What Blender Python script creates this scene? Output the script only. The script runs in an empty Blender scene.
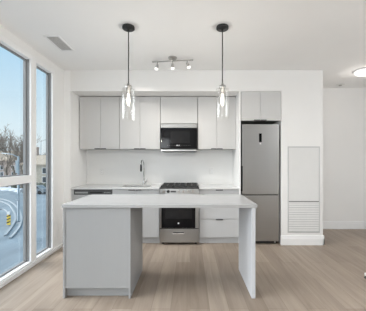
import bpy, bmesh, math, random
from mathutils import Vector, Matrix

# ------------------------------------------------------------------ camera, sky, light, exposure
scene = bpy.context.scene
COL = scene.collection
F = 255.0                      # focal length in pixels of the 366 px wide frame
VX, VY = 190.0, 161.0          # vanishing point of the depth lines
EYE = 1.35

cam_data = bpy.data.cameras.new('camera')
cam_data.sensor_width = 36.0
cam_data.sensor_fit = 'HORIZONTAL'
cam_data.lens = 36.0 * F / 366.0
cam_data.shift_x = -(VX - 183.0) / 366.0
cam_data.shift_y = (VY - 155.5) / 366.0
cam_data.clip_start = 0.05
cam_data.clip_end = 1000
cam = bpy.data.objects.new('camera', cam_data)
cam.location = (0, 0, EYE)
cam.rotation_euler = (math.radians(90), 0, 0)
COL.objects.link(cam)
scene.camera = cam

vs = scene.view_settings
scene.display_settings.display_device = 'sRGB'
vs.view_transform = 'Standard'
vs.look = 'None'
vs.gamma = 1.0
vs.use_curve_mapping = False
vs.exposure = 0.22

world = bpy.data.worlds.new('winter_sky')
scene.world = world
world.use_nodes = True
nt = world.node_tree
nt.nodes.clear()
w_out = nt.nodes.new('ShaderNodeOutputWorld')
w_bg = nt.nodes.new('ShaderNodeBackground')
w_tc = nt.nodes.new('ShaderNodeTexCoord')
w_sep = nt.nodes.new('ShaderNodeSeparateXYZ')
w_ramp = nt.nodes.new('ShaderNodeValToRGB')
nt.links.new(w_tc.outputs['Generated'], w_sep.inputs[0])
nt.links.new(w_sep.outputs['Z'], w_ramp.inputs[0])
nt.links.new(w_ramp.outputs[0], w_bg.inputs['Color'])
nt.links.new(w_bg.outputs[0], w_out.inputs['Surface'])
cr = w_ramp.color_ramp
cr.elements[0].position = 0.0
cr.elements[0].color = (0.80, 0.87, 0.90, 1)
cr.elements[1].position = 1.0
cr.elements[1].color = (0.30, 0.58, 0.85, 1)
e = cr.elements.new(0.12); e.color = (0.72, 0.88, 0.96, 1)
e = cr.elements.new(0.38); e.color = (0.42, 0.70, 0.93, 1)
w_bg.inputs['Strength'].default_value = 0.87


def area_light(name, loc, rot, sx, sy, power, color):
    ld = bpy.data.lights.new(name, 'AREA')
    ld.shape = 'RECTANGLE'
    ld.size, ld.size_y = sx, sy
    ld.energy = power
    ld.color = color
    o = bpy.data.objects.new(name, ld)
    o.location = loc
    o.rotation_euler = rot
    COL.objects.link(o)
    return o


# daylight through the run of windows beside the photographer and the rear corner window
area_light('daylight_left', (-1.96, -3.5, 1.45), (0, math.radians(-90), 0), 2.4, 4.0, 55, (0.93, 0.97, 1.0))
area_light('daylight_rear', (-1.5, -5.9, 1.42), (math.radians(90), 0, 0), 0.6, 2.4, 45, (0.93, 0.97, 1.0))
# unseen point light added to brighten the window wall and right-hand ceiling
fill_d = bpy.data.lights.new('unseen_fill_light', 'POINT')
fill_d.energy = 31
fill_d.color = (0.96, 0.98, 1.0)
fill_d.shadow_soft_size = 0.15
fill_o = bpy.data.objects.new('unseen_fill_light', fill_d)
fill_o.location = (3.2, 1.1, 2.3)
COL.objects.link(fill_o)
# broad sun lamp added on the window side to lift the room light
sun_d = bpy.data.lights.new('window_side_fill', 'SUN')
sun_d.energy = 6.6
sun_d.angle = math.radians(60)
sun_d.color = (0.97, 0.985, 1.0)
sun_o = bpy.data.objects.new('window_side_fill', sun_d)
sun_o.rotation_mode = 'QUATERNION'
sun_o.rotation_quaternion = Vector((0.86, 0.12, -0.48)).to_track_quat('-Z', 'Y')
COL.objects.link(sun_o)

# ------------------------------------------------------------------ materials


def new_mat(name):
    m = bpy.data.materials.new(name)
    m.use_nodes = True
    t = m.node_tree
    b = t.nodes['Principled BSDF']
    return m, t, b


def plain(name, col, rough=0.5, metal=0.0, var=0.03, scale=8.0, stretch=(1, 1, 1), bump=0.0, coat=0.0, spec=None):
    """principled surface with a faint procedural tone variation"""
    m, t, b = new_mat(name)
    tc = t.nodes.new('ShaderNodeTexCoord')
    mp = t.nodes.new('ShaderNodeMapping')
    mp.inputs['Scale'].default_value = stretch
    nz = t.nodes.new('ShaderNodeTexNoise')
    nz.inputs['Scale'].default_value = scale
    nz.inputs['Detail'].default_value = 4
    rp = t.nodes.new('ShaderNodeValToRGB')
    lo = tuple(max(0, c * (1 - var)) for c in col) + (1,)
    hi = tuple(min(1, c * (1 + var)) for c in col) + (1,)
    rp.color_ramp.elements[0].position = 0.3
    rp.color_ramp.elements[1].position = 0.7
    rp.color_ramp.elements[0].color = lo
    rp.color_ramp.elements[1].color = hi
    t.links.new(tc.outputs['Object'], mp.inputs[0])
    t.links.new(mp.outputs[0], nz.inputs['Vector'])
    t.links.new(nz.outputs['Fac'], rp.inputs[0])
    t.links.new(rp.outputs[0], b.inputs['Base Color'])
    b.inputs['Roughness'].default_value = rough
    b.inputs['Metallic'].default_value = metal
    if coat:
        b.inputs['Coat Weight'].default_value = coat
    if spec is not None:
        b.inputs['Specular IOR Level'].default_value = spec
    if bump:
        bp = t.nodes.new('ShaderNodeBump')
        bp.inputs['Strength'].default_value = bump
        bp.inputs['Distance'].default_value = 0.002
        t.links.new(nz.outputs['Fac'], bp.inputs['Height'])
        t.links.new(bp.outputs[0], b.inputs['Normal'])
    return m


def emitter(name, col, strength):
    m, t, b = new_mat(name)
    b.inputs['Base Color'].default_value = (*col, 1)
    b.inputs['Emission Color'].default_value = (*col, 1)
    b.inputs['Emission Strength'].default_value = strength
    return m


def thin_glass(name, tint=(1, 1, 1), refl=0.5, base=0.03):
    m = bpy.data.materials.new(name)
    m.use_nodes = True
    t = m.node_tree
    t.nodes.clear()
    out = t.nodes.new('ShaderNodeOutputMaterial')
    tr = t.nodes.new('ShaderNodeBsdfTransparent')
    tr.inputs[0].default_value = (*tint, 1)
    gl = t.nodes.new('ShaderNodeBsdfGlossy')
    gl.inputs['Roughness'].default_value = 0.02
    gl.inputs['Color'].default_value = (1, 1, 1, 1)
    lw = t.nodes.new('ShaderNodeLayerWeight')
    lw.inputs['Blend'].default_value = 0.5
    pw = t.nodes.new('ShaderNodeMath')
    pw.operation = 'POWER'
    pw.inputs[1].default_value = 3.0
    mul = t.nodes.new('ShaderNodeMath')
    mul.operation = 'MULTIPLY_ADD'
    mul.inputs[1].default_value = refl
    mul.inputs[2].default_value = base
    mx = t.nodes.new('ShaderNodeMixShader')
    t.links.new(lw.outputs['Facing'], pw.inputs[0])
    t.links.new(pw.outputs[0], mul.inputs[0])
    t.links.new(mul.outputs[0], mx.inputs[0])
    t.links.new(tr.outputs[0], mx.inputs[1])
    t.links.new(gl.outputs[0], mx.inputs[2])
    t.links.new(mx.outputs[0], out.inputs[0])
    return m


def floor_material():
    m, t, b = new_mat('oak_plank_floor')
    tc = t.nodes.new('ShaderNodeTexCoord')
    mp = t.nodes.new('ShaderNodeMapping')
    mp.inputs['Rotation'].default_value = (0, 0, math.radians(90))
    br = t.nodes.new('ShaderNodeTexBrick')
    br.inputs['Scale'].default_value = 1.0
    br.inputs['Brick Width'].default_value = 1.7
    br.inputs['Row Height'].default_value = 0.178
    br.inputs['Mortar Size'].default_value = 0.0018
    br.inputs['Mortar Smooth'].default_value = 0.4
    br.inputs['Bias'].default_value = 0.0
    br.inputs['Color1'].default_value = (0.315, 0.252, 0.198, 1)
    br.inputs['Color2'].default_value = (0.415, 0.34, 0.275, 1)
    br.inputs['Mortar'].default_value = (0.24, 0.19, 0.145, 1)
    br.offset = 0.37
    t.links.new(tc.outputs['Object'], mp.inputs[0])
    t.links.new(mp.outputs[0], br.inputs['Vector'])
    # grain stretched along the planks
    mp2 = t.nodes.new('ShaderNodeMapping')
    mp2.inputs['Scale'].default_value = (9, 0.7, 1)
    nz = t.nodes.new('ShaderNodeTexNoise')
    nz.inputs['Scale'].default_value = 1.6
    nz.inputs['Detail'].default_value = 6
    nz.inputs['Roughness'].default_value = 0.6
    nz.inputs['Distortion'].default_value = 0.8
    t.links.new(tc.outputs['Object'], mp2.inputs[0])
    t.links.new(mp2.outputs[0], nz.inputs['Vector'])
    rp = t.nodes.new('ShaderNodeValToRGB')
    rp.color_ramp.elements[0].position = 0.30
    rp.color_ramp.elements[0].color = (0.80, 0.79, 0.78, 1)
    rp.color_ramp.elements[1].position = 0.68
    rp.color_ramp.elements[1].color = (1.08, 1.08, 1.08, 1)
    t.links.new(nz.outputs['Fac'], rp.inputs[0])
    mx = t.nodes.new('ShaderNodeMix')
    mx.data_type = 'RGBA'
    mx.blend_type = 'MULTIPLY'
    mx.inputs[0].default_value = 1.0
    t.links.new(br.outputs['Color'], mx.inputs[6])
    t.links.new(rp.outputs[0], mx.inputs[7])
    t.links.new(mx.outputs[2], b.inputs['Base Color'])
    b.inputs['Roughness'].default_value = 0.42
    b.inputs['Specular IOR Level'].default_value = 0.35
    bp = t.nodes.new('ShaderNodeBump')
    bp.inputs['Strength'].default_value = 0.15
    bp.inputs['Distance'].default_value = 0.002
    t.links.new(nz.outputs['Fac'], bp.inputs['Height'])
    t.links.new(bp.outputs[0], b.inputs['Normal'])
    return m


M = {}
M['wall'] = plain('white_wall_paint', (0.86, 0.852, 0.838), 0.75, var=0.01, scale=2)
M['lit_wall'] = plain('lit_white_wall_paint', (0.93, 0.928, 0.92), 0.7, var=0.01, scale=2)  # same wall paint, lightened to imitate stronger light on the window wall
M['ceiling'] = plain('ceiling_paint', (0.91, 0.908, 0.90), 0.85, var=0.01, scale=2)
M['trim'] = plain('white_trim_paint', (0.88, 0.88, 0.88), 0.4, var=0.01)
M['vinyl'] = plain('white_window_frame', (0.95, 0.95, 0.95), 0.35, var=0.01)
M['gasket_shade'] = plain('grey_gasket_and_jamb_shade', (0.26, 0.26, 0.26), 0.5, var=0.05)  # real gasket grey, also used for the painted jamb shade
M['floor'] = floor_material()
M['laminate'] = plain('pale_grey_laminate', (0.595, 0.592, 0.585), 0.45, var=0.012, scale=3, stretch=(40, 40, 1))
M['base_grey'] = plain('cool_white_grey_laminate', (0.525, 0.53, 0.535), 0.45, var=0.012, scale=3, stretch=(40, 40, 1))
M['panel_edge'] = plain('grey_panel_frame', (0.58, 0.58, 0.575), 0.6, var=0.01)
M['island_grey'] = plain('cool_grey_laminate', (0.395, 0.40, 0.405), 0.45, var=0.012, scale=3, stretch=(40, 40, 1))
M['leg_panel'] = plain('pale_cool_panel', (0.60, 0.615, 0.64), 0.4, var=0.012, scale=3, stretch=(40, 40, 1))
M['laminate_edge'] = plain('grey_laminate_carcass', (0.42, 0.42, 0.41), 0.5, var=0.02)
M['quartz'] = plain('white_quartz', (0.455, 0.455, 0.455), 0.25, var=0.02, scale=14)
M['worktop'] = plain('lit_white_quartz', (0.74, 0.74, 0.735), 0.22, var=0.02, scale=14)  # lightened copy of the quartz, imitating more light on the back run
M['sink_steel'] = plain('satin_sink_steel', (0.20, 0.20, 0.20), 0.35, metal=1.0, var=0.04)
M['splash'] = plain('pale_grey_backsplash', (0.83, 0.83, 0.82), 0.3, var=0.015, scale=4)
M['steel'] = plain('brushed_stainless', (0.40, 0.40, 0.395), 0.30, metal=1.0, var=0.025, scale=2, stretch=(1, 1, 300))
M['steel_dark'] = plain('dark_grey_steel', (0.09, 0.09, 0.09), 0.5, metal=0.3, var=0.05)  # dark grey metal of appliance bodies and dark strips
M['chrome'] = plain('chrome', (0.75, 0.75, 0.75), 0.12, metal=1.0, var=0.02)
M['nickel'] = plain('brushed_nickel', (0.45, 0.44, 0.42), 0.35, metal=1.0, var=0.04)
M['black_glass'] = plain('black_glass', (0.006, 0.006, 0.007), 0.06, var=0.1, spec=0.15)
M['window_glass_dark'] = plain('oven_window_glass', (0.016, 0.016, 0.017), 0.12, var=0.2, spec=0.15)
M['black'] = plain('matte_black_metal', (0.012, 0.012, 0.012), 0.45, var=0.1)
M['iron'] = plain('cast_iron', (0.03, 0.03, 0.03), 0.5, var=0.2, scale=40)
M['pull'] = plain('dark_grey_pull', (0.10, 0.10, 0.10), 0.4, metal=0.4, var=0.05)
M['recess_shade'] = plain('recess_shade', (0.02, 0.02, 0.02), 0.7, var=0.1)  # near-black colour painting the shade of gaps, slots and pockets
M['logo'] = plain('pale_printed_mark', (0.75, 0.75, 0.75), 0.4, var=0.01)
M['plate'] = plain('white_plastic', (0.78, 0.78, 0.77), 0.35, var=0.01)
M['panel'] = plain('panel_paint', (0.74, 0.737, 0.725), 0.6, var=0.01)
M['slat_shadow'] = plain('grey_slat_shade', (0.55, 0.55, 0.55), 0.7, var=0.05)  # grey that stands for the shade behind louvres and slats
M['pane'] = thin_glass('window_pane', (0.985, 0.99, 0.99), 0.35, 0.015)
M['shade_glass'] = thin_glass('clear_seeded_glass', (0.985, 0.985, 0.98), 0.42, 0.035)
M['bulb'] = emitter('warm_bulb', (1.0, 0.95, 0.86), 1.6)
M['spot_bulb'] = emitter('spot_lamp_face', (1.0, 0.97, 0.93), 0.9)
M['diffuser'] = emitter('ceiling_light_diffuser', (1.0, 0.97, 0.94), 0.9)
M['snow'] = plain('snow', (0.50, 0.53, 0.56), 0.8, var=0.06, scale=0.3)
M['road'] = plain('wet_salted_road', (0.20, 0.235, 0.26), 0.55, var=0.22, scale=0.35, stretch=(1.6, 0.6, 1))
M['kerb'] = plain('pale_concrete', (0.31, 0.335, 0.35), 0.8, var=0.08, scale=2)
M['bark'] = plain('winter_bark', (0.17, 0.135, 0.105), 0.9, var=0.3, scale=3)
M['brick_pale'] = plain('pale_stone_wall', (0.48, 0.42, 0.34), 0.85, var=0.15, scale=2)
M['brick_red'] = plain('dull_brick_wall', (0.36, 0.28, 0.24), 0.85, var=0.15, scale=2)
M['roof'] = plain('tan_shingle_roof', (0.52, 0.41, 0.31), 0.85, var=0.12, scale=2)
M['house_window'] = plain('dark_house_window', (0.06, 0.07, 0.08), 0.2, var=0.2)
M['pole'] = plain('galvanised_pole', (0.30, 0.36, 0.40), 0.5, var=0.05)
M['yellow'] = plain('yellow_sign_face', (0.80, 0.55, 0.05), 0.5, var=0.04)
M['hedge'] = plain('dark_hedge', (0.10, 0.11, 0.08), 0.9, var=0.3, scale=4)
M['car_paint'] = plain('grey_car_paint', (0.25, 0.27, 0.29), 0.3, var=0.05)

# ------------------------------------------------------------------ mesh helpers


class MB:
    """collects shapes in world coordinates; build() links them as one mesh object"""

    def __init__(self):
        self.bm = bmesh.new()

    def _merge(self, tmp):
        me = bpy.data.meshes.new('tmp')
        tmp.to_mesh(me)
        tmp.free()
        self.bm.from_mesh(me)
        bpy.data.meshes.remove(me)
        return self

    def box(self, x0, x1, y0, y1, z0, z1, bev=0.0, seg=1):
        t = bmesh.new()
        bmesh.ops.create_cube(t, size=1)
        for v in t.verts:
            v.co.x = x0 + (v.co.x + .5) * (x1 - x0)
            v.co.y = y0 + (v.co.y + .5) * (y1 - y0)
            v.co.z = z0 + (v.co.z + .5) * (z1 - z0)
        if bev > 0:
            bmesh.ops.bevel(t, geom=t.edges[:], offset=bev, segments=seg, profile=0.6, affect='EDGES')
        return self._merge(t)

    def cyl(self, p0, p1, r0, r1=None, n=24, caps=True):
        p0, p1 = Vector(p0), Vector(p1)
        r1 = r0 if r1 is None else r1
        d = p1 - p0
        q = d.to_track_quat('Z', 'Y').to_matrix().to_4x4()
        t = bmesh.new()
        bmesh.ops.create_cone(t, cap_ends=caps, segments=n, radius1=r0, radius2=r1, depth=d.length)
        bmesh.ops.transform(t, matrix=Matrix.Translation((p0 + p1) / 2) @ q, verts=t.verts)
        for f in t.faces:
            f.smooth = len(f.verts) == 4 and n > 8
        return self._merge(t)

    def lathe(self, prof, cx, cy, n=32, closed=False):
        """prof: list of (radius, z)"""
        t = bmesh.new()
        rings = []
        for r, z in prof:
            if r < 1e-6:
                rings.append([t.verts.new((cx, cy, z))])
            else:
                rings.append([t.verts.new((cx + r * math.cos(2 * math.pi * k / n), cy + r * math.sin(2 * math.pi * k / n), z)) for k in range(n)])
        pairs = list(zip(rings, rings[1:]))
        if closed:
            pairs.append((rings[-1], rings[0]))
        for a, b in pairs:
            for k in range(n):
                j = (k + 1) % n
                if len(a) == 1 and len(b) == 1:
                    continue
                if len(a) == 1:
                    f = t.faces.new((a[0], b[j], b[k]))
                elif len(b) == 1:
                    f = t.faces.new((a[k], a[j], b[0]))
                else:
                    f = t.faces.new((a[k], a[j], b[j], b[k]))
                f.smooth = True
        bmesh.ops.recalc_face_normals(t, faces=t.faces)
        return self._merge(t)

    def tube(self, pts, radii, n=10, caps=True):
        pts = [Vector(p) for p in pts]
        if not isinstance(radii, (list, tuple)):
            radii = [radii] * len(pts)
        t = bmesh.new()
        rings = []
        up = Vector((0, 0, 1))
        prev_x = None
        for i, p in enumerate(pts):
            a = pts[max(i - 1, 0)]
            b = pts[min(i + 1, len(pts) - 1)]
            d = (b - a).normalized()
            if prev_x is None:
                ref = up if abs(d.dot(up)) < 0.9 else Vector((1, 0, 0))
                x = d.cross(ref).normalized()
            else:
                x = (prev_x - d * prev_x.dot(d)).normalized()
            prev_x = x
            y = d.cross(x)
            rings.append([t.verts.new(p + (x * math.cos(2 * math.pi * k / n) + y * math.sin(2 * math.pi * k / n)) * radii[i]) for k in range(n)])
        for a, b in zip(rings, rings[1:]):
            for k in range(n):
                j = (k + 1) % n
                t.faces.new((a[k], a[j], b[j], b[k])).smooth = True
        if caps:
            t.faces.new(rings[0][::-1])
            t.faces.new(rings[-1])
        bmesh.ops.recalc_face_normals(t, faces=t.faces)
        return self._merge(t)

    def prism(self, poly, axis, a0, a1):
        """extrude a 2D polygon along an axis (poly in the two other axes, in x,y,z order)"""
        t = bmesh.new()

        def pt(u, v, a):
            return {'x': (a, u, v), 'y': (u, a, v), 'z': (u, v, a)}[axis]
        A = [t.verts.new(pt(u, v, a0)) for u, v in poly]
        B = [t.verts.new(pt(u, v, a1)) for u, v in poly]
        t.faces.new(A)
        t.faces.new(B[::-1])
        for k in range(len(poly)):
            j = (k + 1) % len(poly)
            t.faces.new((A[k], B[k], B[j], A[j]))
        bmesh.ops.recalc_face_normals(t, faces=t.faces)
        return self._merge(t)

    def ico(self, c, r, sub=2, jitter=0, squash=(1, 1, 1), rnd=None):
        t = bmesh.new()
        bmesh.ops.create_icosphere(t, subdivisions=sub, radius=r)
        for v in t.verts:
            k = 1 + (rnd.uniform(-jitter, jitter) if rnd else 0)
            v.co = Vector((v.co.x * squash[0] * k, v.co.y * squash[1] * k, v.co.z * squash[2] * k)) + Vector(c)
        for f in t.faces:
            f.smooth = True
        return self._merge(t)

    def build(self, name, mat, parent=None, origin=None):
        """mesh object; under a parent the mesh is stored relative to the thing's base"""
        base = Vector((0, 0, 0))
        if parent is not None:
            r = parent
            while r.parent is not None:
                r = r.parent
            base = Vector(r.location)
        elif origin is not None:
            base = Vector(origin)
        bmesh.ops.translate(self.bm, vec=-base, verts=self.bm.verts)
        me = bpy.data.meshes.new(name)
        self.bm.to_mesh(me)
        self.bm.free()
        me.materials.append(M[mat])
        o = bpy.data.objects.new(name, me)
        COL.objects.link(o)
        if parent is not None:
            o.parent = parent
        elif origin is not None:
            o.location = base
        return o


def tag(o, label, cat, group=None):
    o['label'] = label
    o['category'] = cat
    if group:
        o['group'] = group
    return o


def thing(name, label, cat, loc, group=None):
    o = bpy.data.objects.new(name, None)
    o.empty_display_size = 0.1
    o.location = loc
    COL.objects.link(o)
    return tag(o, label, cat, group)


def struct(o, label=None, cat=None):
    o['kind'] = 'structure'
    if label:
        o['label'] = label
    if cat:
        o['category'] = cat
    return o


def copy_tree(o, parent=None):
    c = o.copy()
    COL.objects.link(c)
    if parent is not None:
        c.parent = parent
    for ch in list(o.children):
        copy_tree(ch, c)
    return c


# ------------------------------------------------------------------ room shell
CEIL = 2.81
XL = -2.03          # window wall face
XK = -1.925         # kitchen side wall face
YW = 4.105          # face of the bulkhead and of the pillar
YB = 4.77           # kitchen back wall
YH = 5.075          # hallway end wall
XR = 4.0
Y0 = -6.0
X_COL0, X_COL1 = 1.47, 2.14

struct(MB().box(-2.2, XR + .1, Y0 - .1, YH + .1, -0.12, 0).build('floor', 'floor'), 'pale greyed oak plank floor running towards the kitchen', 'floor')
struct(MB().box(-2.2, XR + .1, Y0 - .1, YH + .1, CEIL, CEIL + .12).build('ceiling', 'ceiling'), 'flat white painted ceiling', 'ceiling')

# left wall: header over the windows, pier beside them and the kitchen side wall
GT, GB = 2.64, 0.074         # glass top and bottom
w = MB()
w.box(-2.118, XL, Y0, YW, 2.70, CEIL)
w.box(-2.118, XL, Y0, YW, -.1, 0.015)
w.box(-2.118, XL, 3.805, YW, 0.015, 2.70)
w.box(-2.2, XL, Y0, -5.405, 0.015, 2.70)
w.box(-2.2, XK, YW, YB + .1, 0, CEIL)
struct(w.build('wall_left', 'lit_wall'), 'white wall holding the tall windows', 'wall')
w = MB()
w.box(XK, X_COL0, YB, YB + .1, 0, CEIL)
struct(w.build('wall_back', 'wall'), 'white wall behind the kitchen units', 'wall')
struct(MB().box(XK, X_COL0, YW, YB, 2.476, CEIL).build('wall_bulkhead', 'wall'), 'white bulkhead over the upper cabinets', 'wall')
w = MB()
w.box(X_COL0, X_COL1, YW, YH, 0, CEIL)
struct(w.build('wall_pillar', 'wall'), 'white pillar beside the fridge', 'wall')
struct(MB().box(X_COL1, XR, YH, YH + .1, 0, CEIL).build('wall_hall', 'wall'), 'white end wall of the hallway', 'wall')
struct(MB().box(XR, XR + .1, Y0, YH, 0, CEIL).build('wall_right', 'wall'))
w = MB()
w.box(-2.2, -1.8, Y0 - .1, Y0, 0, CEIL)
w.box(-1.2, XR, Y0 - .1, Y0, 0, CEIL)
w.box(-1.8, -1.2, Y0 - .1, Y0, 2.68, CEIL)
w.box(-1.8, -1.2, Y0 - .1, Y0, 0, 0.15)
struct(w.build('wall_rear', 'wall'))
struct(MB().box(XK, 0.797, YB - .008, YB, 0.90, 1.56).build('wall_backsplash', 'splash'), 'pale grey backsplash slab between counter and upper cabinets', 'backsplash')

# baseboards: tall profile with a stepped top


def base_profile(depth=.017, h=.155):
    return [(0, 0), (depth, 0), (depth, h * .72), (depth * .72, h * .76), (depth * .72, h * .92), (depth * .3, h), (0, h)]


P = base_profile()
w = MB()
w.prism([(YW - d, z) for d, z in P], 'x', X_COL0 - .012, X_COL1 + .017)
w.prism([(X_COL1 + d, z) for d, z in P], 'y', YW - .017, YH - .017)
struct(w.build('baseboard_pillar', 'trim'), 'white baseboard round the foot of the pillar', 'baseboard')
struct(MB().prism([(YH - d, z) for d, z in P], 'x', X_COL1, XR - .017).build('baseboard_hall', 'trim'), 'white baseboard along the hallway end wall', 'baseboard')
struct(MB().prism([(XR - d, z) for d, z in P], 'y', Y0, YH).build('baseboard_right', 'trim'))
w = MB()
w.box(XL, XL + .028, Y0, YW, 0, 0.05, .004)
struct(w.build('baseboard_left', 'trim'), 'low white baseboard under the tall windows', 'baseboard')

# windows in the left wall
XG = -2.10


def make_window(name, y0, y1, transom, label=None):
    """y0..y1 = clear glass opening; the frame takes 5.5 cm each side"""
    f = MB()
    a, b = y0 - .055, y1 + .055
    xo, xi = -2.118, XL + .012
    f.box(xo, xi, a, y0, .015, 2.70, .003)
    f.box(xo, xi, y1, b, .015, 2.70, .003)
    f.box(xo, xi, y0, y1, GT, 2.70, .003)
    f.box(xo, xi, y0, y1, .015, GB, .003)
    if transom:
        f.box(xo, xi, y0, y1, 1.075, 1.17, .003)
    root = struct(f.build(name, 'vinyl'), label, 'window' if label else None)
    spans = [(GB, 1.075), (1.17, GT)] if transom else [(GB, GT)]
    g = MB()
    for z0, z1 in spans:
        g.box(XG - .012, XG + .022, y0, y0 + .014, z0, z1)
        g.box(XG - .012, XG + .022, y1 - .014, y1, z0, z1)
        g.box(XG - .012, XG + .022, y0, y1, z0, z0 + .014)
        g.box(XG - .012, XG + .022, y0, y1, z1 - .014, z1)
        # grey strip painting the shade on the far jamb, which faces away
        g.box(XG + .022, XL - .012, y1 - .004, y1, z0, z1)
    struct(g.build('gasket_and_jamb_shade', 'gasket_shade', root))
    p = MB()
    for z0, z1 in spans:
        p.box(XG - .003, XG + .003, y0 + .010, y1 - .010, z0 + .010, z1 - .010)
    struct(p.build('window_pane', 'pane', root))
    if transom:
        h = MB()
        yc = (y0 + y1) / 2
        h.box(XL + .012, XL + .024, yc - .05, yc + .05, 1.085, 1.105, .003)
        h.box(XL + .020, XL + .032, yc - .012, yc + .10, 1.090, 1.102, .003)
        struct(h.build('window_handle', 'vinyl', root))
    return root


make_window('window_1', 1.90, 3.24, True, 'wide tall window with a cross rail, nearest the camera')
make_window('window_2', 3.352, 3.75, False, 'narrow tall window beside the kitchen')
make_window('window_3', 0.45, 1.79, True)
make_window('window_4', -1.00, 0.34, True)
make_window('window_5', -2.445, -1.11, True)
make_window('window_6', -3.9, -2.555, True)
make_window('window_7', -5.35, -4.01, True)

# ------------------------------------------------------------------ kitchen island
ix0, ix1 = -1.248, 0.650
IY0, IY1 = 2.504, 3.145
isl = thing('kitchen_island', 'pale grey kitchen island with white quartz top and open seating bay', 'kitchen island', (-0.3, 2.85, 0))
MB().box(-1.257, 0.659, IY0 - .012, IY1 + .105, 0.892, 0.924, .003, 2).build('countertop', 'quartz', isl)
MB().box(ix0, ix0 + .018, IY0, IY1, 0, 0.892, .0012).build('side_panel', 'island_grey', isl)
MB().box(-0.603, -0.585, IY0, IY1, 0, 0.892, .0012).build('side_panel', 'island_grey', isl)
MB().box(ix0 + .018, -0.603, IY0 + .006, IY0 + .024, 0.098, 0.888, .0012).build('front_panel', 'island_grey', isl)
MB().box(ix0 + .018, -0.603, IY0 + .055, IY0 + .070, 0, 0.098).build('toe_kick', 'island_grey', isl)
b = MB()
b.box(ix0 + .018, -0.603, IY0 + .03, IY1 - .025, 0.10, 0.885)
b.build('cabinet_body', 'laminate_edge', isl)
for (a, c) in ((ix0 + .021, -0.917), (-0.913, -0.606)):
    d = MB().box(a, c, IY1 - .022, IY1 - .003, 0.10, 0.884, .0012).build('door', 'island_grey', isl)
    MB().box((a + c) / 2 - .05, (a + c) / 2 + .05, IY1 - .004, IY1 + .008, 0.872, 0.886, .002).build('handle', 'pull', d)
MB().box(0.606, 0.643, IY0, IY1 + .03, 0, 0.892, .0012).build('end_panel', 'leg_panel', isl)

# ------------------------------------------------------------------ base units and counter
YC = 4.14     # face of the base doors
TK = 0.105


def pull_bar(x0, x1, y, z, parent):
    """finger pull folded over the top of a front"""
    m = MB()
    m.box(x0, x1, y - .018, y + .004, z - .004, z, .001)
    m.box(x0, x1, y - .018, y - .013, z - .016, z - .004, .001)
    return m.build('handle', 'pull', parent)


# sink base: two doors
sx0, sx1 = -1.262, -0.500
sb = thing('sink_cabinet', 'pale grey two-door base cabinet under the sink', 'cabinet', ((sx0 + sx1) / 2, 4.45, 0))
MB().box(sx0, sx1, YC + .02, YB - .01, TK, 0.66).box(sx0, sx0 + .018, YC + .02, YB - .01, .66, .888).box(sx1 - .018, sx1, YC + .02, YB - .01, .66, .888).build('cabinet_body', 'laminate_edge', sb)
MB().box(sx0, sx1, YC + .06, YC + .075, 0, TK).build('toe_kick', 'base_grey', sb)
sm = -0.885
d = MB().box(sx0 + .002, sm - .0015, YC, YC + .019, TK + .003, 0.882, .0012).build('door', 'base_grey', sb)
pull_bar(sm - .112, sm - .004, YC, 0.889, d)
d = MB().box(sm + .0015, sx1 - .002, YC, YC + .019, TK + .003, 0.882, .0012).build('door', 'base_grey', sb)
pull_bar(sm + .004, sm + .10, YC, 0.889, d)

# drawer base right of the range
dx0, dx1 = 0.152, 0.797
db = thing('drawer_cabinet', 'pale grey base cabinet of drawers between range and fridge', 'cabinet', ((dx0 + dx1) / 2, 4.45, 0))
MB().box(dx0, dx1, YC + .02, YB - .01, TK, 0.888).build('cabinet_body', 'laminate_edge', db)
MB().box(dx0, dx1, YC + .06, YC + .075, 0, TK).build('toe_kick', 'base_grey', db)
for z0, z1 in ((0.762, 0.882), (0.410, 0.755), (TK + .003, 0.403)):
    d = MB().box(dx0 + .002, dx1 - .002, YC, YC + .019, z0, z1, .0012).build('drawer', 'base_grey', db)
    pull_bar(0.418, 0.532, YC, z1 + .006, d)

# dishwasher
wx0, wx1 = -1.888, -1.266
dw = thing('dishwasher', 'built-in dishwasher with dark control strip at the counter end', 'dishwasher', ((wx0 + wx1) / 2, 4.45, 0))
MB().box(wx0, wx1, YC + .03, YB - .03, 0.03, 0.885).build('tub', 'steel_dark', dw)
MB().box(wx0 + .002, wx1 - .002, YC - .004, YC + .028, TK, 0.800, .002).build('door', 'base_grey', dw)
cp = MB().box(wx0 + .002, wx1 - .002, YC + .002, YC + .028, 0.805, 0.890, .002).build('control_strip', 'steel_dark', dw)
MB().box(-1.63, -1.42, YC - .001, YC + .003, 0.826, 0.848, .001).build('pocket_handle', 'recess_shade', cp)
MB().box(wx0 + .02, -1.66, YC - .002, YC + .003, 0.822, 0.850, .001).build('badge_strip', 'nickel', cp)
m = MB()
for k in range(5):
    m.box(-1.395 + k * .022, -1.383 + k * .022, YC - .001, YC + .003, 0.832, 0.842)
m.build('button', 'nickel', cp)
MB().box(wx0, wx1, YC + .06, YC + .075, 0, TK).build('toe_kick', 'base_grey', dw)
# filler strip against the wall
tag(MB().box(XK, wx0 - .002, YC, YC + .4, 0, 0.888, .001).build('filler_panel', 'base_grey', origin=(XK, YC, 0)),
    'narrow pale filler strip between dishwasher and left wall', 'filler panel')

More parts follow.
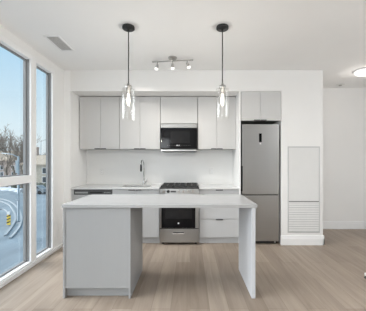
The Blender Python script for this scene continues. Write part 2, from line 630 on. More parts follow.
# worktop, left run (with sink cut-out) and right run
ct = thing('countertop', 'white quartz worktop left of the range, holding the sink', 'countertop', (-1.2, 4.45, 0.89))
SX0, SX1, SY0, SY1 = -1.17, -0.675, 4.26, 4.60
m = MB()
YF = 4.115
m.box(XK, SX0, YF, YB - .008, .892, .920)
m.box(SX1, -0.496, YF, YB - .008, .892, .920)
m.box(SX0, SX1, YF, SY0, .892, .920)
m.box(SX0, SX1, SY1, YB - .008, .892, .920)
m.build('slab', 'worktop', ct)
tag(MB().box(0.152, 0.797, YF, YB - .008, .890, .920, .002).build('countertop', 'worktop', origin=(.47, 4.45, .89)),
    'short white quartz worktop right of the range', 'countertop')

# sink basin (undermount)
sk = thing('sink', 'stainless undermount sink let into the white worktop', 'sink', (-0.92, 4.43, 0.69))
m = MB()
m.box(SX0 - .004, SX1 + .004, SY0 - .004, SY1 + .004, .70, .706)
m.box(SX0 - .01, SX0 - .001, SY0 - .01, SY1 + .01, .70, .890)
m.box(SX1 + .001, SX1 + .01, SY0 - .01, SY1 + .01, .70, .890)
m.box(SX0 - .001, SX1 + .001, SY0 - .01, SY0 - .001, .70, .890)
m.box(SX0 - .001, SX1 + .001, SY1 + .001, SY1 + .01, .70, .890)
m.build('basin', 'sink_steel', sk)
MB().lathe([(0, .708), (.036, .708), (.042, .7065), (.042, .706)], -0.92, 4.43).build('drain', 'chrome', sk)

# faucet
FX, FY = -0.845, 4.675
fc = thing('faucet', 'chrome gooseneck kitchen faucet behind the sink', 'faucet', (FX, FY, .92))
MB().lathe([(0, .920), (.027, .920), (.027, .930), (.018, .936), (.018, .99), (.014, 1.0), (0, 1.0)], FX, FY).build('base', 'chrome', fc)
pts = [(FX, FY, .98), (FX, FY, 1.26)]
for k in range(1, 13):
    a = math.pi * k / 12
    pts.append((FX - .02 * (1 - math.cos(a)) / 2, FY - .085 * (1 - math.cos(a)), 1.26 + .105 * math.sin(a)))
pts.append((FX - .02, FY - .17, 1.225))
MB().tube(pts, .0105, 14).build('spout', 'chrome', fc)
MB().cyl((FX - .02, FY - .17, 1.285), (FX - .02, FY - .17, 1.19), .0145, .0165, 18).cyl((FX - .02, FY - .17, 1.19), (FX - .02, FY - .17, 1.165), .0165, .014, 18).build('spray_head', 'black', fc)
MB().cyl((FX + .015, FY, .965), (FX + .045, FY, .965), .012, .012, 16).tube([(FX + .04, FY, .965), (FX + .052, FY - .01, .985), (FX + .065, FY - .02, 1.03)], [.008, .006, .005], 10).build('lever', 'chrome', fc)

# ------------------------------------------------------------------ range
RX0, RX1 = -0.490, 0.146
RC = (RX0 + RX1) / 2
rg = thing('gas_range', 'stainless gas range with black oven door and storage drawer', 'stove', (RC, 4.42, 0))
RF = 4.085
b = MB()
b.box(RX0 + .004, RX1 - .004, RF + .045, YB - .03, .03, .905)
b.build('body', 'steel', rg)
for lx in (RX0 + .05, RX1 - .05):
    for ly in (RF + .10, YB - .08):
        MB().cyl((lx, ly, 0), (lx, ly, .032), .02, .016, 14).build('foot', 'black', rg)
# control panel (slightly raked)
cpn = MB().prism([(RF - .012, .800), (RF + .05, .800), (RF + .05, .905), (RF - .009, .905)], 'x', RX0, RX1).build('control_panel', 'steel', rg)
for px in (163.9, 168.3, 178.9, 183.6, 188.3, 192.8):
    kx = (px - 190) / 62.3
    kz = .862
    ky = RF - .012 + .003 * (kz - .8) / .105
    k = MB().cyl((kx, ky + .003, kz), (kx, ky - .008, kz), .024, .023, 24).cyl((kx, ky - .008, kz), (kx, ky - .032, kz - .002), .0185, .0165, 24).build('knob', 'black' if px == 168.3 else 'nickel', cpn)
    if px == 168.3:
        k['label'] = 'dark control knob'
MB().box((170.8 - 190) / 62.3, (176 - 190) / 62.3, RF - .0125, RF - .003, .848, .876).build('display', 'steel_dark', cpn)
# cooktop and grates
MB().box(RX0, RX1, RF + .004, YB - .03, .905, .922, .004).build('cooktop', 'black', rg)
gy0, gy1 = RF + .045, YB - .085
gw = (RX1 - RX0 - .03) / 3
for k in range(3):
    g0 = RX0 + .015 + k * gw + .003
    g1 = g0 + gw - .006
    gm = MB()
    zt0, zt1 = .936, .952
    gm.box(g0, g1, gy0, gy0 + .014, zt0, zt1, .002).box(g0, g1, gy1 - .014, gy1, zt0, zt1, .002)
    gm.box(g0, g0 + .012, gy0, gy1, zt0, zt1, .002).box(g1 - .012, g1, gy0, gy1, zt0, zt1, .002)
    gm.box((g0 + g1) / 2 - .006, (g0 + g1) / 2 + .006, gy0, gy1, zt0, zt1, .002)
    for q in (.25, .5, .75):
        yy = gy0 + (gy1 - gy0) * q
        gm.box(g0, g1, yy - .006, yy + .006, zt0, zt1, .002)
    for fx in (g0 + .006, g1 - .006):
        for fy in (gy0 + .007, gy1 - .007):
            gm.box(fx - .006, fx + .006, fy - .006, fy + .006, .921, zt0)
    gm.build('grate', 'iron', rg)
for bx, by in ((RX0 + .12, gy0 + .13), (RX1 - .12, gy0 + .13), (RX0 + .12, gy1 - .13), (RX1 - .12, gy1 - .13), (RC, (gy0 + gy1) / 2)):
    MB().lathe([(0, .932), (.03, .932), (.036, .929), (.036, .926), (.044, .925), (.044, .921)], bx, by, 24).build('burner', 'iron', rg)
MB().box(RX0, RX1, YB - .07, YB - .03, .922, .945, .003).build('back_rail', 'steel', rg)
# oven door
dr = MB().box(RX0 + .002, RX1 - .002, RF, RF + .043, .272, .792, .004, 2).build('oven_door', 'steel', rg)
MB().box((161.4 - 190) / 62.4, (195.4 - 190) / 62.4, RF - .004, RF + .002, .276, .715, .002).build('door_glass', 'black_glass', dr)
MB().box((165.5 - 190) / 62.4, (192 - 190) / 62.4, RF - .0055, RF - .003, .425, .66, .001).build('oven_window', 'window_glass_dark', dr)
lg = MB()
lz = 1.35 - 62.2 / 62.4
lg.cyl((-0.184, RF - .003, lz), (-0.184, RF - .0055, lz), .013, .013, 20)
lg.build('emblem', 'logo', dr)
hb = MB()
hb.cyl((RX0 + .05, RF - .045, .752), (RX1 - .05, RF - .045, .752), .012, .012, 16)
hb.box(RX0 + .07, RX0 + .09, RF - .045, RF + .002, .744, .760, .002).box(RX1 - .09, RX1 - .07, RF - .045, RF + .002, .744, .760, .002)
hb.build('oven_handle', 'steel', dr)
dd = MB().box(RX0 + .002, RX1 - .002, RF, RF + .043, .045, .258, .004, 2).build('storage_drawer', 'steel', rg)
MB().box(-0.272, -0.098, RF - .003, RF + .004, .196, .210, .001).build('finger_slot', 'recess_shade', dd)
MB().box(-0.276, -0.094, RF - .012, RF + .002, .178, .196, .003).build('drawer_lip', 'chrome', dd)
MB().box(RX0 + .004, RX1 - .004, RF + .006, RF + .043, .257, .273).build('shadow_gap', 'recess_shade', rg)

# ------------------------------------------------------------------ upper cabinets
YU = 4.42
UZ0, UZ1 = 1.556, 2.466


def edge_pull(x0, x1, y, z, parent):
    m = MB()
    m.box(x0, x1, y - .016, y + .017, z - .004, z, .001)
    m.box(x0, x1, y - .016, y - .012, z, z + .014, .001)
    return m.build('handle', 'pull', parent)


def upper_cabinet(x0, xm, x1, z0, z1, label, yf=YU, pull=.10, yback=YB - .008):
    t = thing('upper_cabinet', label, 'cabinet', ((x0 + x1) / 2, (yf + yback) / 2, z0), 'upper cabinets')
    MB().box(x0, x1, yf + .020, yback, z0 + .006, z1).build('cabinet_body', 'laminate_edge', t)
    if xm is None:
        spans = [(x0, x1)]
    else:
        spans = [(x0, xm), (xm, x1)]
    for i, (a, c) in enumerate(spans):
        dd = MB().box(a + .0018, c - .0018, yf, yf + .019, z0, z1 - .003, .0012).build('door', 'laminate', t)
        if pull and xm is not None:
            if i == 0:
                edge_pull(c - pull, c - .003, yf, z0, dd)
            else:
                edge_pull(a + .003, a + pull, yf, z0, dd)
    return t


upper_cabinet(-1.916, -1.551, -1.224, UZ0, UZ1, 'pale grey two-door upper cabinet at the left wall, leftmost of the row')
upper_cabinet(-1.222, -0.867, -0.516, UZ0, UZ1, 'pale grey two-door upper cabinet next left of the microwave', )
upper_cabinet(-0.512, None, 0.130, 2.000, UZ1, 'short single-door upper cabinet directly over the microwave')
upper_cabinet(0.136, 0.464, 0.794, UZ0, UZ1, 'pale grey two-door upper cabinet between microwave and fridge')
upper_cabinet(0.824, 1.128, 1.464, 2.000, 2.474, 'deep two-door cabinet set high above the fridge', yf=4.10, pull=.10, yback=4.72)
tag(MB().box(0.797, 0.815, 4.10, YB - .008, 0, 2.476, .001).build('gable_panel', 'wall', origin=(.806, 4.43, 0)),
    'tall thin white panel standing on the left side of the fridge', 'panel')

# ------------------------------------------------------------------ microwave
MX0, MX1, MZ0, MZ1 = -0.504, 0.122, 1.512, 1.990
MF = 4.372
mw = thing('microwave', 'black glass over-the-range microwave with stainless trim', 'microwave', ((MX0 + MX1) / 2, 4.56, MZ0))
MB().box(MX0, MX1, MF + .03, YB - .01, MZ0 + .012, MZ1).build('body', 'steel_dark', mw)
MB().box(MX0, MX1, MF, MF + .03, 1.918, MZ1 - .002, .003).build('vent_trim', 'steel', mw)
md = MB().box(MX0, MX1, MF - .004, MF + .03, 1.568, 1.915, .004, 2).build('door', 'black_glass', mw)
MB().box(-0.335, -0.005, MF - .0055, MF - .003, 1.655, 1.86, .001).build('door_window', 'window_glass_dark', md)
for k in range(14):
    if k in (6, 7):
        continue
    x = -0.385 + k * .029
    MB().box(x, x + .014, MF - .0052, MF - .0035, 1.614, 1.620).build('key_mark', 'pull', md)
m = MB()
m.cyl((-0.222, MF - .003, 1.618), (-0.222, MF - .0055, 1.618), .009, .009, 18)
m.box(-0.208, -0.204, MF - .0055, MF - .003, 1.610, 1.626)
m.box(-0.204, -0.194, MF - .0055, MF - .003, 1.610, 1.614)
m.box(-0.190, -0.186, MF - .0055, MF - .003, 1.610, 1.626)
m.box(-0.186, -0.176, MF - .0055, MF - .003, 1.610, 1.614)
m.box(-0.186, -0.176, MF - .0055, MF - .003, 1.622, 1.626)
m.box(-0.180, -0.176, MF - .0055, MF - .003, 1.614, 1.619)
m.build('emblem', 'logo', md)
MB().box(MX0 + .004, MX1 - .004, MF, MF + .03, 1.548, 1.567).build('shadow_gap', 'recess_shade', mw)
MB().box(MX0, MX1, MF - .002, MF + .03, MZ0 + .006, 1.547, .003).build('lower_trim', 'steel', mw)
MB().box(MX0 + .02, MX1 - .02, MF + .03, YB - .03, MZ0, MZ0 + .014).build('underside_grille', 'steel_dark', mw)

# ------------------------------------------------------------------ fridge
FX0, FX1 = 0.840, 1.438
FF = 4.115
fr = thing('refrigerator', 'tall stainless fridge with freezer drawer below and small dark display', 'fridge', ((FX0 + FX1) / 2, 4.43, 0))
MB().box(FX0 + .004, FX1 - .004, FF + .075, YB - .03, .05, 1.955).build('body', 'steel_dark', fr)
MB().box(FX0 + .02, FX1 - .02, FF + .05, FF + .09, .012, .05).build('toe_grille', 'recess_shade', fr)
for lx in (FX0 + .05, FX1 - .05):
    for ly in (FF + .06, YB - .09):
        MB().cyl((lx, ly, 0), (lx, ly, .05), .018, .018, 14).build('foot', 'nickel', fr)
ud = MB().box(FX0, FX1, FF, FF + .068, .808, 1.945, .006, 3).build('upper_door', 'steel', fr)
MB().box(1.113, 1.158, FF - .0025, FF + .003, 1.655, 1.795, .001).build('display', 'black_glass', ud)
MB().cyl((1.1355, FF + .002, 1.630), (1.1355, FF - .002, 1.630), .013, .013, 18).build('emblem', 'logo', ud)
MB().box(FX0 - .0015, FX0 + .010, FF - .001, FF + .05, .86, 1.27).build('pocket_handle', 'recess_shade', ud)
ld = MB().box(FX0, FX1, FF, FF + .068, .055, .794, .006, 3).build('lower_door', 'steel', fr)
MB().box(FX0 - .0015, FX0 + .006, FF + .012, FF + .05, .44, .77).build('pocket_handle', 'recess_shade', ld)
MB().box(FX0 + .006, FX1 - .006, FF + .012, FF + .076, .793, .809).build('door_gap', 'recess_shade', fr)

# ------------------------------------------------------------------ pillar access panel with louvres
PX0, PX1 = 1.572, 2.088
gp = thing('access_panel', 'white access panel with louvred grille low on the pillar', 'wall panel', ((PX0 + PX1) / 2, YW, .18))
m = MB()
fw = .016
m.box(PX0, PX0 + fw, YW - .010, YW, .195, 1.585, .002).box(PX1 - fw, PX1, YW - .010, YW, .195, 1.585, .002)
m.box(PX0 + fw, PX1 - fw, YW - .010, YW, 1.563, 1.585, .002).box(PX0 + fw, PX1 - fw, YW - .010, YW, .195, .217, .002)
m.build('panel_frame', 'panel_edge', gp)
MB().box(PX0 + fw + .002, PX1 - fw - .002, YW - .006, YW, .705, 1.560, .001).build('panel_door', 'panel', gp)
MB().box(PX0 + fw, PX1 - fw, YW - .002, YW - .0002, .217, .700).build('grille_back', 'slat_shadow', gp)
nsl = 13
for k in range(nsl):
    z = .228 + k * (.455 / (nsl - 1))
    MB().prism([(YW - .010, z - .003), (YW - .002, z + .022), (YW - .0025, z + .026), (YW - .0115, z + .001)], 'x', PX0 + fw, PX1 - fw).build('louvre', 'panel', gp)
MB().box(PX0 + fw, PX1 - fw, YW - .008, YW - .001, .694, .706).build('grille_rail', 'steel_dark', gp)

# ------------------------------------------------------------------ electrical plates on the backsplash


def outlet(x, z, label):
    t = thing('wall_outlet', label, 'outlet', (x, YB - .008, z), 'backsplash outlets')
    y = YB - .008
    MB().box(x - .036, x + .036, y - .005, y, z - .058, z + .058, .002).build('cover_plate', 'plate', t)
    MB().box(x - .017, x + .017, y - .0075, y - .004, z - .034, z + .034, .001).build('socket_face', 'trim', t)
    for zz in (-.018, .018):
        for xx in (-.0065, .0065):
            MB().box(x + xx - .0015, x + xx + .0015, y - .0082, y - .007, z + zz - .006, z + zz + .006).build('slot', 'recess_shade', t)


outlet(-1.645, 1.150, 'white outlet on the backsplash above the dishwasher, left of the faucet')
outlet(0.400, 1.165, 'white outlet on the backsplash right of the range')

# ------------------------------------------------------------------ pendants


def pendant(x, y, label):
    t = thing('pendant_light', label, 'pendant lamp', (x, y, CEIL), 'pendants over the island')
    MB().lathe([(0, CEIL), (.064, CEIL), (.066, CEIL - .006), (.066, CEIL - .024), (.060, CEIL - .030), (.012, CEIL - .032), (.010, CEIL - .045), (0, CEIL - .045)], x, y).build('canopy', 'black', t)
    zs = 2.175
    MB().cyl((x, y, zs), (x, y, CEIL - .04), .0055, .0055, 12).build('stem', 'black', t)
    gt = zs - .042
    sc = MB().lathe([(0, zs + .02), (.010, zs + .02), (.012, zs), (.034, zs - .006), (.036, zs - .014), (.036, gt + .002), (.024, gt - .002), (.024, gt - .055), (0, gt - .055)], x, y).build('socket', 'nickel', t)
    gb = gt - .335
    R, th = .0715, .003
    sh = MB().lathe([(.022, gt), (R - .004, gt), (R - .001, gt - .001), (R, gt - .004), (R, gb + .004), (R - .001, gb), (R - th - .001, gb), (R - th, gb + .004), (R - th, gt - .005), (R - th - .002, gt - .003), (.022, gt - .003)], x, y, 40).build('glass_shade', 'shade_glass', t)
    bz = gt - .055
    MB().lathe([(0, bz), (.013, bz), (.016, bz - .03), (.019, bz - .065), (.017, bz - .10), (.009, bz - .122), (0, bz - .127)], x, y, 20).build('bulb', 'bulb', t)
    ld = bpy.data.lights.new('bulb_light', 'POINT')
    ld.energy = 7.0
    ld.color = (1, .95, .88)
    ld.shadow_soft_size = 0.0
    lo = bpy.data.objects.new('bulb_light', ld)
    lo.location = Vector((x, y, gb + .02)) - Vector((x, y, CEIL))
    lo.parent = t
    COL.objects.link(lo)
    return t


pendant(-0.668, 2.77, 'black and clear glass pendant over the left half of the island')
pendant(0.352, 2.77, 'black and clear glass pendant over the right half of the island')

# ------------------------------------------------------------------ track light
TX, TY = -0.246, 3.60
tk = thing('track_light', 'brushed nickel ceiling bar with three small spot heads', 'ceiling light', (TX, TY, CEIL))
MB().lathe([(0, CEIL), (.062, CEIL), (.062, CEIL - .010), (.052, CEIL - .022), (0, CEIL - .024)], TX, TY).build('canopy', 'nickel', tk)
bdx, bdy = .292, -.035
BZ = CEIL - .048
MB().cyl((TX, TY, CEIL - .02), (TX, TY, BZ), .010, .010, 12).build('post', 'nickel', tk)
MB().tube([(TX - bdx, TY + bdy * -1, BZ), (TX + bdx, TY + bdy, BZ)], .0085, 12).build('bar', 'nickel', tk)
for q, tilt in ((-.74, Vector((-.35, .35, -.85))), (0.0, Vector((0, .3, -.95))), (.71, Vector((.40, .30, -.85)))):
    hx, hy = TX + bdx * q, TY + bdy * q
    top = Vector((hx, hy, BZ - .008))
    joint = Vector((hx, hy, BZ - .045))
    dirv = tilt.normalized()
    hd = MB().cyl(top, joint, .006, .006, 10).cyl(joint - dirv * .012, joint + dirv * .022, .014, .019, 18).cyl(joint + dirv * .022, joint + dirv * .040, .019, .025, 20, caps=False).build('spot_head', 'nickel', tk)
    MB().cyl(joint + dirv * .030, joint + dirv * .050, .018, .026, 20).cyl(joint + dirv * .050, joint + dirv * .074, .026, .019, 20).build('lamp', 'spot_bulb', hd)
    sd = bpy.data.lights.new('spot_light', 'SPOT')
    sd.energy = 18
    sd.color = (1, .95, .88)
    sd.spot_size = math.radians(110)
    sd.spot_blend = .9
    sd.shadow_soft_size = 0.0
    so = bpy.data.objects.new('spot_light', sd)
    so.rotation_mode = 'QUATERNION'
    so.rotation_quaternion = dirv.to_track_quat('-Z', 'Y')
    so.location = joint + dirv * .095 - Vector((TX, TY, CEIL))
    so.parent = tk
    COL.objects.link(so)

# ------------------------------------------------------------------ ceiling vent
vx0, vx1, vy0, vy1 = -1.690, -1.545, 2.985, 3.355
vt = thing('ceiling_vent', 'white rectangular air vent in the ceiling by the windows', 'air vent', ((vx0 + vx1) / 2, (vy0 + vy1) / 2, CEIL))
fr_ = .022
m = MB()
m.box(vx0 - fr_, vx1 + fr_, vy0 - fr_, vy0, CEIL - .008, CEIL, .002).box(vx0 - fr_, vx1 + fr_, vy1, vy1 + fr_, CEIL - .008, CEIL, .002)
m.box(vx0 - fr_, vx0, vy0, vy1, CEIL - .008, CEIL, .002).box(vx1, vx1 + fr_, vy0, vy1, CEIL - .008, CEIL, .002)
m.build('frame', 'trim', vt)
MB().box(vx0, vx1, vy0, vy1, CEIL - .0015, CEIL - .0002).build('duct_shade_sheet', 'slat_shadow', vt)  # flat grey sheet painted as the shaded duct behind the slats
for k in range(9):
    x = vx0 + .008 + k * (vx1 - vx0 - .016) / 8
    MB().prism([(x - .006, CEIL - .001), (x + .003, CEIL - .0075), (x + .005, CEIL - .0065), (x - .003, CEIL - .001)], 'y', vy0, vy1).build('slat', 'plate', vt)

# ------------------------------------------------------------------ flush ceiling light and detector in the hallway
LX, LY = 2.82, 4.10
cl = thing('flush_ceiling_light', 'round lit flush-mount lamp on the ceiling at the right edge', 'ceiling light', (LX, LY, CEIL))
MB().lathe([(0, CEIL), (.165, CEIL), (.170, CEIL - .006), (.170, CEIL - .020), (.160, CEIL - .022), (0, CEIL - .022)], LX, LY, 40).build('rim', 'trim', cl)
MB().lathe([(.155, CEIL - .022), (.150, CEIL - .040), (.125, CEIL - .058), (.075, CEIL - .070), (0, CEIL - .074)], LX, LY, 40).build('diffuser', 'diffuser', cl)
MB().lathe([(0, CEIL - .070), (.010, CEIL - .073), (.012, CEIL - .080), (.006, CEIL - .088), (0, CEIL - .090)], LX, LY, 16).build('finial', 'nickel', cl)
pl = bpy.data.lights.new('lamp_light', 'POINT')
pl.energy = 2.0
pl.color = (1, .93, .86)
pl.shadow_soft_size = 0.0
po = bpy.data.objects.new('lamp_light', pl)
po.location = (0, 0, -.22)
po.parent = cl
COL.objects.link(po)

sd_ = thing('ceiling_sprinkler', 'small flat round fitting on the hallway ceiling', 'ceiling fitting', (2.87, 4.87, CEIL))
MB().lathe([(0, CEIL), (.075, CEIL), (.075, CEIL - .006), (.06, CEIL - .012), (0, CEIL - .012)], 2.87, 4.87).build('cover_disc', 'plate', sd_)
MB().lathe([(0, CEIL - .012), (.030, CEIL - .012), (.026, CEIL - .022), (0, CEIL - .024)], 2.87, 4.87).build('head', 'nickel', sd_)

# small white stop on the floor at the right edge
ds = thing('door_stop', 'small white-tipped stop on the floor at the right edge', 'door stop', (2.035, 2.94, 0))
MB().lathe([(0, 0), (.026, 0), (.026, .008), (.016, .014), (.012, .03), (0, .03)], 2.035, 2.94, 20).build('base', 'pull', ds)
MB().lathe([(0, .028), (.018, .028), (.021, .036), (.021, .052), (.014, .060), (0, .062)], 2.035, 2.94, 20).build('tip', 'plate', ds)

# ------------------------------------------------------------------ the street outside
ZG = -4.5


def on_ground(px, py, zg=ZG):
    s = (py - VY) / (EYE - zg)
    return Vector(((px - VX) / s, F / s, zg))


struct(MB().box(-260, -3.0, -120, 320, ZG - .3, ZG).build('ground_snow', 'snow'), 'snow covered ground across the street', 'ground')
m = MB()
road = [(-4, -40), (-4, 50), (-30, 47), (-60, 62), (-100, 70), (-100, 48), (-60, 30), (-42, 8), (-30, -40)]
m.prism(road, 'z', ZG, ZG + .03)
struct(m.build('road', 'road'), 'wide wet grey-blue road below the windows', 'road')


def kerb(name, pix, width, label, group=None):
    pts = [on_ground(*p) for p in pix]
    # smooth with Catmull-Rom
    sm_ = []
    ext = [2 * pts[0] - pts[1]] + pts + [2 * pts[-1] - pts[-2]]
    for i in range(1, len(ext) - 2):
        p0, p1, p2, p3 = ext[i - 1:i + 3]
        for k in range(8):
            t = k / 8
            sm_.append(.5 * ((2 * p1) + (p2 - p0) * t + (2 * p0 - 5 * p1 + 4 * p2 - p3) * t * t + (3 * p1 - p0 - 3 * p2 + p3) * t ** 3))
    sm_.append(pts[-1])
    bm = bmesh.new()
    L, R = [], []
    for i, p in enumerate(sm_):
        d = (sm_[min(i + 1, len(sm_) - 1)] - sm_[max(i - 1, 0)]).normalized()
        nrm = Vector((-d.y, d.x, 0)) * width / 2
        L.append(p + nrm)
        R.append(p - nrm)
    z0, z1 = ZG + .03, ZG + .13
    rows = [[bm.verts.new((a.x, a.y, z0)), bm.verts.new((a.x, a.y, z1)), bm.verts.new((b_.x, b_.y, z1)), bm.verts.new((b_.x, b_.y, z0))] for a, b_ in zip(L, R)]
    for a, b_ in zip(rows, rows[1:]):
        for k in range(4):
            j = (k + 1) % 4
            bm.faces.new((a[k], a[j], b_[j], b_[k]))
    bm.faces.new(rows[0])
    bm.faces.new(rows[-1][::-1])
    bmesh.ops.recalc_face_normals(bm, faces=bm.faces)
    q = MB()
    q._merge(bm)
    return tag(q.build(name, 'kerb', origin=sm_[len(sm_) // 2]), label, 'kerb', group)


kerb('snowy_kerb', [(-14, 199), (0, 201.7), (8.7, 205), (14, 212), (15.5, 219), (12, 227), (5, 236.5)], .17, 'snow dusted curved kerb on the road, the inner of the two arcs', 'kerb arcs on the road')
kerb('snowy_kerb', [(-6, 198), (8.7, 201.2), (17.4, 208), (21.3, 217), (20, 226), (14.5, 234.5), (10, 239)], .17, 'snow dusted curved kerb on the road, the outer arc nearer the window', 'kerb arcs on the road')
kerb('snowy_kerb', [(-30, 226), (-12, 216), (0, 210), (6, 211), (9, 217)], .12, 'thin pale kerb line left of the yellow marker', 'kerb arcs on the road')

# hazard marker
hp = on_ground(9.3, 226)
hz = thing('hazard_marker', 'yellow and black traffic marker standing by the kerb arc', 'traffic sign', hp)
MB().cyl(hp, hp + Vector((0, 0, 1.25)), .05, .05, 12).build('post', 'kerb', hz)
MB().box(hp.x - .17, hp.x + .17, hp.y - .09, hp.y - .05, hp.z + .12, hp.z + 1.02, .01).build('sign_face', 'yellow', hz)
m = MB()
for k in range(3):
    z = hp.z + .25 + k * .28
    m.prism([(hp.x - .17, z), (hp.x + .17, z + .14), (hp.x + .17, z + .24), (hp.x - .17, z + .10)], 'y', hp.y - .10, hp.y - .088)
m.build('stripe', 'black', hz)
MB().box(hp.x - .12, hp.x + .12, hp.y - .09, hp.y - .05, hp.z + 1.05, hp.z + 1.30, .01).build('cap_plate', 'plate', hz)

# street pole
pp = on_ground(18.4, 222)
sp = thing('street_pole', 'pale blue-grey street pole with a control box', 'street pole', pp)
MB().lathe([(0, pp.z), (.14, pp.z), (.14, pp.z + .15), (.11, pp.z + .2), (.075, pp.z + 6.3), (0, pp.z + 6.3)], pp.x, pp.y, 16).build('pole', 'pole', sp)
MB().box(pp.x - .16, pp.x + .16, pp.y - .22, pp.y - .06, pp.z + 2.1, pp.z + 2.75, .02).build('control_box', 'pole', sp)
MB().box(pp.x - .15, pp.x + .15, pp.y - .22, pp.y - .06, pp.z + 4.7, pp.z + 5.9, .03).build('signal_head', 'pole', sp)
MB().tube([(pp.x, pp.y, pp.z + 6.2), (pp.x - .6, pp.y, pp.z + 6.5), (pp.x - 1.6, pp.y, pp.z + 6.6)], [.05, .045, .04], 10).build('arm', 'pole', sp)

# lamp with a long arm far down the street
lp = Vector((-38.6, 66, ZG))
sl = thing('street_lamp', 'tall thin street lamp rising behind the pale house', 'street lamp', lp)
MB().cyl(lp, lp + Vector((0, 0, 11.2)), .12, .07, 12).build('pole', 'pole', sl)
MB().tube([lp + Vector((0, 0, 11.1)), lp + Vector((.5, 0, 11.25)), lp + Vector((1.2, 0, 11.3))], [.05, .045, .04], 10).build('arm', 'pole', sl)
MB().box(lp.x + 1.0, lp.x + 1.7, lp.y - .15, lp.y + .15, lp.z + 11.2, lp.z + 11.36, .03).build('lamp_head', 'pole', sl)


def house(name, x0, x1, y0, y1, eave, ridge, wall, label, chim=None, nwin=3, rows=(1.0, 3.0)):
    t = thing(name, label, 'house', ((x0 + x1) / 2, (y0 + y1) / 2, ZG))
    MB().box(x0, x1, y0, y1, ZG, ZG + eave).build('walls', wall, t)
    ym = (y0 + y1) / 2
    MB().prism([(y0 - .5, ZG + eave - .1), (y1 + .5, ZG + eave - .1), (y1 + .5, ZG + eave + .1), (ym, ZG + ridge), (y0 - .5, ZG + eave + .1)], 'x', x0 - .4, x1 + .4).build('roof', 'roof', t)
    for zz in rows:
        if zz + 1.3 > eave:
            continue
        for k in range(nwin):
            wx = x0 + (x1 - x0) * (k + .5) / nwin
            wf = MB().box(wx - .55, wx + .55, y0 - .06, y0 + .02, ZG + zz, ZG + zz + 1.35, .01).build('window', 'trim', t)
            MB().box(wx - .46, wx + .46, y0 - .075, y0 - .05, ZG + zz + .09, ZG + zz + 1.26).build('pane', 'house_window', wf)
    if chim is not None:
        cx, ct_ = chim
        MB().box(cx - .3, cx + .3, ym - .3, ym + .3, ZG + eave, ZG + ct_).box(cx - .36, cx + .36, ym - .36, ym + .36, ZG + ct_ - .15, ZG + ct_).build('chimney', 'brick_red', t)
    return t


house('detached_house', -37.5, -27.5, 57, 66, 5.0, 7.3, 'brick_pale', 'pale stone house with tan roof and chimney seen through the narrow window', chim=(-36.9, 9.2))
house('detached_house', -66, -55, 82, 91, 6.0, 9.3, 'brick_red', 'dull brick house behind the bare trees', chim=(-57, 10.3))
house('detached_house', -84, -74, 92, 102, 5.6, 9.0, 'brick_pale', 'pale house behind the trees, farthest left')
house('detached_house', -24, -15, 66, 75, 5.4, 8.4, 'brick_red', 'dull brick house down the street, right of the pale one')

# hedge in front of the pale house, snow bank along the road
rnd = random.Random(4)
m = MB()
for k in range(9):
    m.ico((-37.2 + k * 1.1, 54.2 + rnd.uniform(-.2, .2), ZG + .55), .75, 2, .12, (1, 1, .9), rnd)
hg = tag(m.build('hedge', 'hedge', origin=(-33, 54.2, ZG)), 'dark low hedge in front of the pale stone house', 'hedge')
m = MB()
for k in range(26):
    bx_ = -62 + k * 2.0
    m.ico((bx_, 48.0 + (max(0, -30 - bx_) * .5 if bx_ < -30 else (bx_ + 30) * .115) + rnd.uniform(-.2, .2), ZG + .02), 1.1, 2, .10, (1.5, .9, .45), rnd)
sbk = m.build('snow_bank', 'snow', origin=(-37, 51, ZG))
sbk['kind'] = 'stuff'
tag(sbk, 'ploughed snow bank along the far side of the road', 'snow')

# parked car
cp_ = Vector((-27.6, 45.4, ZG + .03))


def car(c, label):
    t = thing('parked_car', label, 'car', c)
    prof = [(-2.1, .35), (-2.1, .78), (-1.9, .88), (-1.15, .95), (-.55, 1.42), (.9, 1.45), (1.55, .98), (2.05, .90), (2.12, .6), (2.12, .35)]
    MB().prism([(c.x + u, c.z + v) for u, v in prof], 'y', c.y - .85, c.y + .85).build('body', 'car_paint', t)
    gl = [(-.95, .98), (-.5, 1.36), (.85, 1.38), (1.3, 1.0)]
    MB().prism([(c.x + u, c.z + v) for u, v in gl], 'y', c.y - .862, c.y + .862).build('side_window', 'house_window', t)
    for wx in (-1.3, 1.3):
        for s in (-1, 1):
            MB().cyl((c.x + wx, c.y + s * .68, c.z + .32), (c.x + wx, c.y + s * .89, c.z + .32), .32, .32, 20).build('wheel', 'black', t)


car(cp_, 'grey car parked by the far snow bank')

# bare trees


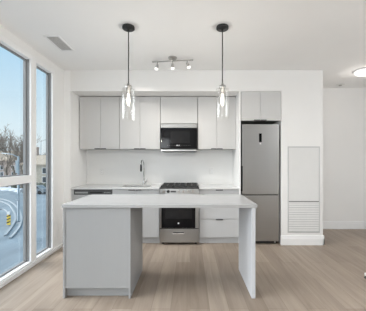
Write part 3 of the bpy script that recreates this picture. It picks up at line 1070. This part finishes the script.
def tree_mesh(seed, height):
    r = random.Random(seed)
    mb = MB()

    def branch(p, d, length, rad, depth):
        n = 3
        pts, rr = [p], [rad]
        q, dd = p.copy(), d.copy()
        for i in range(n):
            dd = (dd + Vector((r.uniform(-.16, .16), r.uniform(-.16, .16), r.uniform(-.02, .14)))).normalized()
            q = q + dd * (length / n)
            pts.append(q.copy())
            rr.append(rad * (1 - .5 * (i + 1) / n))
        mb.tube(pts, rr, 6 if depth < 2 else (4 if depth < 3 else 3), caps=False)
        if depth >= 6:
            return
        kids = 3 if depth < 2 else r.choice((2, 3, 3))
        for k in range(kids):
            t = r.uniform(.45, 1.0) if k else 1.0
            i = min(int(t * n), n)
            base = pts[i]
            ax = Vector((r.uniform(-1, 1), r.uniform(-1, 1), r.uniform(-.2, .5))).normalized()
            nd = (dd + ax * r.uniform(.5, .95)).normalized()
            branch(base, nd, length * r.uniform(.62, .82), max(rr[i] * .72, .026), depth + 1)
    branch(Vector((0, 0, 0)), Vector((0, 0, 1)), height * .27, height * .020, 0)
    me_bm = mb.bm
    me = bpy.data.meshes.new('bare_tree')
    me_bm.to_mesh(me)
    me_bm.free()
    me.materials.append(M['bark'])
    return me


tm = [tree_mesh(s, 13.0) for s in (3, 11, 29)]
# (direction as picture column, distance, size, kind, label)
spots = [
    (-18, 62.0, 1.32, 0, 'bare tree nearest the left rim of the near window'),
    (7, 57.5, 1.22, 1, 'bare tree standing behind the yellow marker'),
    (22, 53.0, 1.08, 2, 'bare tree beside the window post, right of the street pole'),
    (-5, 74.0, 1.5, 2, 'bare tree a little farther back at the left of the near window'),
    (15, 66.0, 1.32, 0, 'bare tree farther back, straight behind the street pole'),
    (-30, 82.0, 1.55, 1, 'bare tree mostly hidden by the left rim of the picture'),
    (29, 79.0, 1.45, 1, 'bare tree farther back behind the window post'),
    (8, 108.0, 1.9, 2, 'distant bare tree between the two brick houses'),
    (49, 108.0, 1.02, 0, 'distant bare tree behind the pale house'),
    (41, 118.0, .98, 1, 'distant bare tree low over the tan roof'),
    (60, 120.0, 1.1, 2, 'farthest bare tree beyond the houses'),
]
spots = [((px - VX) / F * y, y, s, k, lab) for px, y, s, k, lab in spots]
for i, (x, y, s, k, lab) in enumerate(spots):
    o = bpy.data.objects.new('bare_tree', tm[k])
    o.location = (x, y, ZG)
    o.rotation_euler = (0, 0, i * 1.7)
    o.scale = (s, s, s)
    COL.objects.link(o)
    tag(o, lab, 'tree', 'bare trees across the road')
